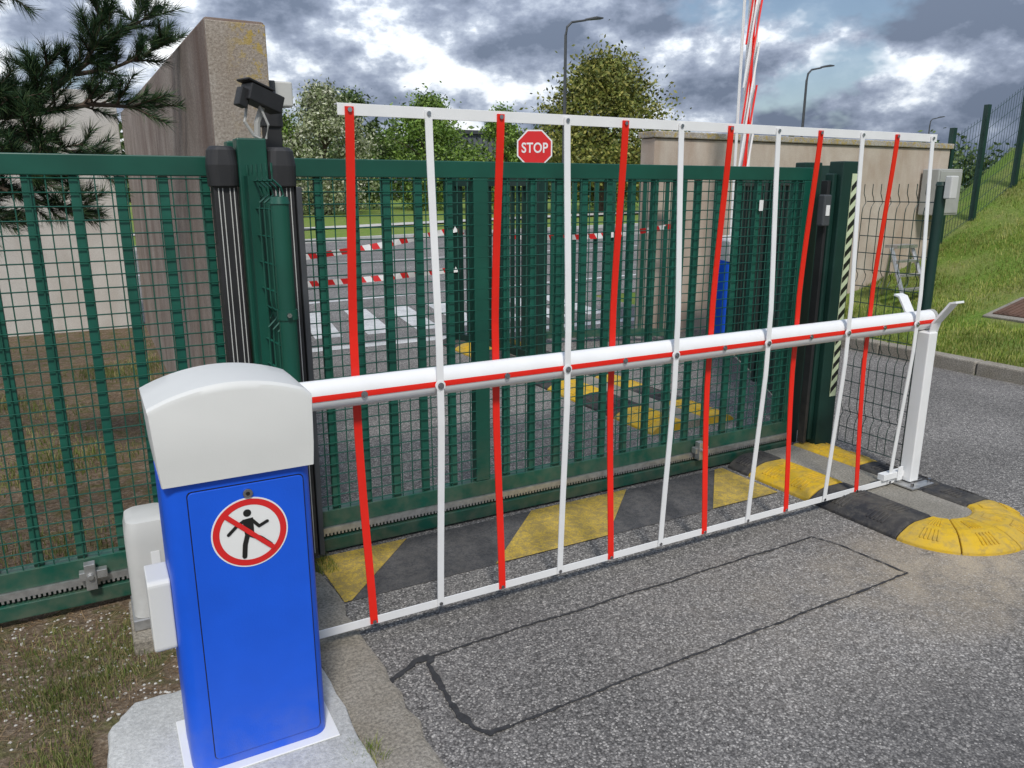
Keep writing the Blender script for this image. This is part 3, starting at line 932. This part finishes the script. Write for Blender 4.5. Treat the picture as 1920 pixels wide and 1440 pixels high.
# ------------------------------------------------------------ vegetation
def leaves(mb, centers, n, size, spread, rng):
    V = mb.v; F = mb.f; MI = mb.mi
    for c, cr_ in centers:
        for _ in range(n):
            p = Vector((rng.gauss(0, 1), rng.gauss(0, 1), rng.gauss(0, .8)))*cr_*spread
            p += c
            a = Vector((rng.uniform(-1, 1), rng.uniform(-1, 1), rng.uniform(-.8, 1))).normalized()
            u = a.cross(Vector((rng.uniform(-1, 1), rng.uniform(-1, 1), .3))).normalized()
            s = size*rng.uniform(.6, 1.4)
            b = len(V)
            V.append(tuple(p-a*s)); V.append(tuple(p+u*s*.5)); V.append(tuple(p+a*s)); V.append(tuple(p-u*s*.5))
            F.append([b, b+1, b+2, b+3]); MI.append(0)
def tree(name, x, y, h, rx, mat, seed, nclump=70, nleaf=170, lsize=.085, low=.12, pointy=.6):
    K = 1.6
    x *= K; y *= K; h = 1.65+(h-1.65)*K; rx *= K; lsize *= 1.35
    rng = random.Random(seed)
    par = empty(name, (x, y, ground_h(x, y)))
    tr = MB()
    tr.tube([(0, 0, -.1), (.03, 0, h*.25), (.0, .05, h*.55), (.05, 0, h*.88)], [rx*.06+.04, rx*.05+.03, rx*.03+.02, .015], 8)
    cs = []
    for i in range(nclump):
        t = rng.random()**.8
        z = h*(low+(1-low)*t)
        prof = (sin(pi*min(1, (.12+.88*t)))**pointy)*(1.0 if t < .5 else (1-(t-.5)*.75))
        a = rng.uniform(0, 2*pi); r = rx*prof*rng.uniform(.35, 1.05)
        c = Vector((r*cos(a), r*sin(a), z))
        cs.append((c, rx*rng.uniform(.12, .24)))
        if i % 3 == 0:
            tr.tube([(0, 0, max(.3, z-h*.22)), (c.x*.5, c.y*.5, z-h*.08), tuple(c)], [.05, .03, .012], 5)
    tr.obj("trunk_and_limbs", 'bark', par, smooth=True)
    lv = MB(); leaves(lv, cs, nleaf, lsize, .8, rng)
    lv.obj("foliage", mat, par)
tree("broadleaf_tree", 19.6, 28, 6.5, 3.1, 'leafB', 1, 150, 190, .10, .16, .7)
tree("flowering_shrub", 8.6, 31, 5.2, 1.9, 'leafC', 2, 90, 170, .08, .03)
tree("broadleaf_tree", 6.4, 31.5, 5.2, 1.4, 'leafA', 3, 55, 150, .08, .06)
tree("broadleaf_tree", 11.2, 36, 5.6, 1.9, 'leafD', 4, 65, 150, .09, .05)
tree("broadleaf_tree", 14.2, 34, 5.3, 2.4, 'leafA', 5, 95, 170, .09, .04)
tree("broadleaf_tree", 15.9, 30, 4.7, 1.3, 'leafA', 6, 50, 150, .08, .06)
tree("broadleaf_tree", 24.5, 34, 4.2, 2.2, 'leafA', 12, 60, 150, .09, .05)
tree("broadleaf_tree", 3.6, 33, 5.4, 1.8, 'leafC', 8, 60, 150, .09, .05)
tree("broadleaf_tree", -6, 30, 6.4, 2.6, 'leafB', 9, 80, 150, .10, .05)
tree("broadleaf_tree", -3.2, 24, 5.0, 2.0, 'leafA', 10, 60, 150, .09, .05)
rng = random.Random(21)
lv = MB(); cs = []
for i in range(460):
    t = i/460
    x = -45+t*260+rng.uniform(-1.5, 1.5); y = 88+rng.uniform(-4, 6)-(.0 if x < 60 else (x-60)*.15)
    hh = 5.6+2.6*mnoise.noise(Vector((x*.08, 2, 5)))+rng.uniform(-.6, 1.0)
    for k in range(3): cs.append((Vector((x+rng.uniform(-1.5, 1.5), y, hh*(k+.6)/2.7)), 1.6))
leaves(lv, cs, 34, .42, .85, rng)
lv.obj("distant_trees", 'leafD')

pt = empty("pine_tree")
rng = random.Random(33)
tr = MB(); nd = MB()
tr.tube([(-1.9, 5.6, -.1), (-1.85, 5.6, 1.2), (-1.95, 5.55, 2.8), (-1.9, 5.6, 4.6), (-1.85, 5.6, 5.6)], [.17, .15, .11, .06, .02], 12)
def needles(p, d, ln_, n):
    d = Vector(d).normalized()
    u = d.cross(Vector((0, 0, 1)))
    if u.length < .1: u = d.cross(Vector((0, 1, 0)))
    u.normalize(); w_ = d.cross(u)
    for i in range(n):
        t = rng.random(); a = rng.uniform(0, 2*pi); sp_ = rng.uniform(.35, .95)
        q = Vector(p)+d*ln_*t
        dr = (d*1.0+(u*cos(a)+w_*sin(a))*sp_*1.15).normalized()
        l = rng.uniform(.055, .095)
        side = dr.cross(Vector((rng.uniform(-1, 1), rng.uniform(-1, 1), rng.uniform(-1, 1)))).normalized()*.0018
        b = len(nd.v)
        nd.v.append(tuple(q-side)); nd.v.append(tuple(q+side)); nd.v.append(tuple(q+dr*l))
        nd.f.append([b, b+1, b+2]); nd.mi.append(0)
def branch(pts, r0, tw=7, spread=.24, twn=120):
    P = [Vector(p) for p in pts]
    tr.tube(P, [r0*(1-.8*i/(len(P)-1)) for i in range(len(P))], 7)
    for i in range(1, len(P)):
        a, b = P[i-1], P[i]; d = (b-a).normalized()
        for k in range(tw):
            t = rng.random(); o = a+(b-a)*t
            dd = (d*.7+Vector((rng.uniform(-1, 1), rng.uniform(-.8, .8), rng.uniform(-.4, 1.1)))*.9).normalized()
            l = spread*rng.uniform(.5, 1.1)
            tr.tube([o, o+dd*l], [.006, .003], 4)
            needles(o+dd*l*.25, dd, l*.85, twn)
    needles(P[-1]-d*.08, d, .16, twn)
branch([(-1.9, 5.5, 1.95), (-1.1, 5.0, 2.0), (-.55, 4.7, 1.98), (-.2, 4.6, 2.0), (.1, 4.55, 2.06), (.30, 4.5, 2.05)], .035, 12, .2)
branch([(-.2, 4.6, 2.0), (0.0, 4.6, 2.17), (.16, 4.6, 2.30), (.30, 4.6, 2.42), (.44, 4.6, 2.52)], .018, 9, .17)
branch([(.05, 4.6, 2.2), (.22, 4.6, 2.24), (.36, 4.55, 2.30), (.46, 4.5, 2.36)], .012, 8, .15)
branch([(.10, 4.6, 2.25), (.18, 4.6, 2.42), (.24, 4.6, 2.58)], .012, 8, .16)
branch([(-.35, 4.65, 1.98), (-.15, 4.6, 2.12), (-.05, 4.55, 2.25)], .014, 9, .15)
branch([(-1.9, 5.5, 1.75), (-1.2, 5.0, 1.8), (-.7, 4.7, 1.76), (-.4, 4.6, 1.68), (-.15, 4.5, 1.58), (-.02, 4.5, 1.54)], .03, 14, .19)
branch([(-.9, 4.8, 1.8), (-.6, 4.7, 1.9), (-.35, 4.6, 1.92), (-.15, 4.5, 1.86), (.08, 4.5, 1.80)], .02, 16, .2)
branch([(-.9, 4.8, 1.9), (-.6, 4.7, 2.02), (-.38, 4.6, 2.08), (-.22, 4.5, 2.06)], .02, 16, .18)
branch([(-.9, 4.7, 2.0), (-.6, 4.6, 1.86), (-.42, 4.5, 1.80), (-.25, 4.45, 1.74), (-.12, 4.45, 1.72)], .018, 16, .17)
branch([(-.8, 4.7, 1.75), (-.5, 4.6, 1.6), (-.35, 4.5, 1.5)], .014, 12, .18)
branch([(-1.9, 5.5, 2.7), (-1.2, 5.0, 2.75), (-.7, 4.7, 2.66), (-.4, 4.6, 2.60), (-.22, 4.55, 2.56)], .025, 12, .17)
branch([(-1.9, 5.6, 3.2), (-1.1, 5.3, 3.4), (-.6, 5.1, 3.45), (.1, 5.0, 3.4)], .03, 10, .3)
branch([(-1.9, 5.6, 3.6), (-2.8, 5.8, 3.8), (-3.4, 5.8, 3.9)], .03, 12, .35)
branch([(-1.9, 5.6, 2.3), (-2.8, 5.2, 2.4), (-3.4, 5.0, 2.5)], .03, 12, .35)
branch([(-1.9, 5.6, 4.3), (-1.6, 5.2, 4.8), (-1.5, 5.0, 5.2)], .02, 12, .35)
tr.obj("trunk_and_branches", 'bark', pt, smooth=True)
nd.obj("needles", 'needle', pt)

def blades(name, n, xr, yr, h, wd, seed, mat='blade', dens=None, flat=False):
    rng = random.Random(seed); V = []; F = []
    k = 0; tries = 0
    while k < n and tries < n*6:
        tries += 1
        x = rng.uniform(*xr); y = rng.uniform(*yr)
        if dens and rng.random() > dens(x, y): continue
        z = ground_h(x, y)
        hh = h*rng.uniform(.4, 1.3); a = rng.uniform(0, 2*pi)
        dx, dy = cos(a)*wd/2, sin(a)*wd/2
        b = len(V)
        if flat:
            V += [(x-dy, y+dx, z+.004), (x+dy, y-dx, z+.004), (x+cos(a)*hh, y+sin(a)*hh, z+rng.uniform(.004, .014))]
            F.append((b, b+1, b+2))
        else:
            lx_, ly_ = rng.uniform(-.5, .5)*hh, rng.uniform(-.5, .5)*hh
            V += [(x-dx, y-dy, z-.005), (x+dx, y+dy, z-.005), (x+dx*.6+lx_*.35, y+dy*.6+ly_*.35, z+hh*.6), (x-dx*.6+lx_*.35, y-dy*.6+ly_*.35, z+hh*.6), (x+lx_, y+ly_, z+hh)]
            F += [(b, b+1, b+2, b+3), (b+3, b+2, b+4)]
        k += 1
    me = D.meshes.new(name); me.from_pydata(V, [], F); me.materials.append(M[mat]); link(D.objects.new(name, me))
blades("grass_bank", 60000, (7.16, 14.5), (1.5, 7.0), .05, .009, 1, dens=lambda x, y: 0 if abs(x-9.2) < .5 and abs(y-4.75) < .42 else max(.15, min(1, .6+1.3*mnoise.noise(Vector((x*1.4, y*1.4, 4))))))
def dl(x, y):
    if x > -.16 and y < 2.5 and y > 1.5 and x < .56: return 0
    return max(0, mnoise.noise(Vector((x*2.2, y*2.2, 1)))*2.0+.25)*(1 if y < 2.8 else .3)
blades("verge_grass", 17000, (-1.3, .55), (1.5, 3.2), .032, .003, 2, 'blade2', dens=dl)
blades("verge_grass", 9000, (-3, .5), (3.6, 9.5), .06, .006, 3, 'blade2', dens=lambda x, y: max(0, mnoise.noise(Vector((x*1.2, y*1.2, 8)))*2))
blades("needle_litter", 34000, (-2.2, .54), (1.5, 8.5), .06, .0024, 4, 'litter', flat=True, dens=lambda x, y: 0 if x > -.16 and y < 2.5 else 1)
blades("weed_tuft", 260, (.50, .60), (1.86, 1.95), .06, .003, 6)
blades("weed_tuft", 260, (.72, .82), (3.1, 3.25), .05, .003, 7)
rng = random.Random(9); pb = MB()
for i in range(900):
    x = rng.uniform(-.7, .5); y = rng.uniform(2.5, 3.3); s = rng.uniform(.002, .007); z = ground_h(x, y)+s*.2
    pb.loft([[(x+s*cos(t)*k, y+s*.8*sin(t)*k, z+zz*s) for t in (0, 1.2, 2.5, 3.7, 5.0)] for k, zz in ((.7, -.4), (1, 0), (.5, .5))])
for i in range(900):   # loose grit on the driveway
    x = rng.uniform(.78, 3.3); y = rng.uniform(1.0, 2.8); s = rng.uniform(.0012, .0035); z = s*.3
    pb.loft([[(x+s*cos(t)*k, y+s*.8*sin(t)*k, z+zz*s) for t in (0, 1.2, 2.5, 3.7, 5.0)] for k, zz in ((.7, -.4), (1, 0), (.5, .5))])
pb.obj("gravel", 'concpale')

# ------------------------------------------------------------ world
world = D.worlds.new("World"); scene.world = world; world.use_nodes = True
nt = world.node_tree; nt.nodes.clear()
out = N(nt, "ShaderNodeOutputWorld")
SUN_EL, SUN_AZ = 50, 200
sky = N(nt, "ShaderNodeTexSky"); sky.sky_type = 'NISHITA'; sky.sun_disc = False
sky.sun_elevation = radians(SUN_EL); sky.sun_rotation = radians(SUN_AZ)
bg1 = N(nt, "ShaderNodeBackground"); bg1.inputs[1].default_value = .10
L(nt, sky.outputs[0], bg1.inputs[0])
tc = N(nt, "ShaderNodeTexCoord"); G = tc.outputs["Generated"]
sp_ = N(nt, "ShaderNodeSeparateXYZ"); L(nt, G, sp_.inputs[0])
v1 = scalevec(nt, G, (1, 1, 1.7))
def off(v, o):
    n = N(nt, "ShaderNodeVectorMath", operation='ADD'); L(nt, v, n.inputs[0]); n.inputs[1].default_value = o
    return n.outputs[0]
big = noise(nt, 3.0, 2, .5, v1, .1)
puff = noise(nt, 6.0, 8, .60, v1, .0)
puffu = noise(nt, 6.0, 5, .60, off(v1, (-.012, 0.0, .035)), .0)
cl = math_(nt, 'ADD', math_(nt, 'MULTIPLY', big, .42), math_(nt, 'MULTIPLY', puff, .65))
side = N(nt, "ShaderNodeVectorMath", operation='DOT_PRODUCT'); L(nt, G, side.inputs[0]); side.inputs[1].default_value = (-.878, .4787, 0)
cl = math_(nt, 'ADD', cl, math_(nt, 'MULTIPLY', side.outputs["Value"], .14))
relief = math_(nt, 'MULTIPLY', math_(nt, 'SUBTRACT', puff, puffu), .65)
cl = math_(nt, 'ADD', cl, relief)
cl = math_(nt, 'ADD', cl, math_(nt, 'SUBTRACT', .040, math_(nt, 'MULTIPLY', math_(nt, 'MAXIMUM', sp_.outputs[2], 0), .30)))
ccol = ramp(nt, cl, [(.38, (.14, .175, .245)), (.49, (.26, .305, .40)), (.56, (.42, .475, .57)), (.61, (.72, .77, .84)), (.68, (.96, .98, 1.0))])
gain = math_(nt, 'ADD', 1.0, math_(nt, 'MULTIPLY', math_(nt, 'MAXIMUM', sp_.outputs[2], 0), 2.0))
bg2 = N(nt, "ShaderNodeBackground"); L(nt, ccol, bg2.inputs[0]); L(nt, gain, bg2.inputs[1])
mask = ramp(nt, noise(nt, 4.2, 5, .6, off(v1, (3.3, 7.1, .06))), [(.37, .1), (.45, 1)])
ms = N(nt, "ShaderNodeMixShader"); L(nt, mask, ms.inputs[0]); L(nt, bg1.outputs[0], ms.inputs[1]); L(nt, bg2.outputs[0], ms.inputs[2])
L(nt, ms.outputs[0], out.inputs[0])

sl = D.lights.new("sun", 'SUN'); sl.energy = 2.7; sl.angle = radians(9); sl.color = (1, .96, .9)
so = link(D.objects.new("sun", sl))
az, el = radians(SUN_AZ), radians(SUN_EL)
sd = Vector((sin(az)*cos(el), cos(az)*cos(el), sin(el)))
so.rotation_euler = sd.to_track_quat('Z', 'Y').to_euler(); so.location = sd*30

cd = D.cameras.new("camera"); co = link(D.objects.new("camera", cd))
cd.sensor_width = 36; cd.lens = 1444/1920*36; cd.clip_end = 3000; cd.clip_start = .05
yaw = radians(28.6); pitch = math.atan(365/1444)
fw = Vector((sin(yaw)*cos(pitch), cos(yaw)*cos(pitch), -sin(pitch)))
co.location = (0, 0, 1.65)
co.rotation_euler = fw.to_track_quat('-Z', 'Y').to_euler()
scene.camera = co
print("ok")
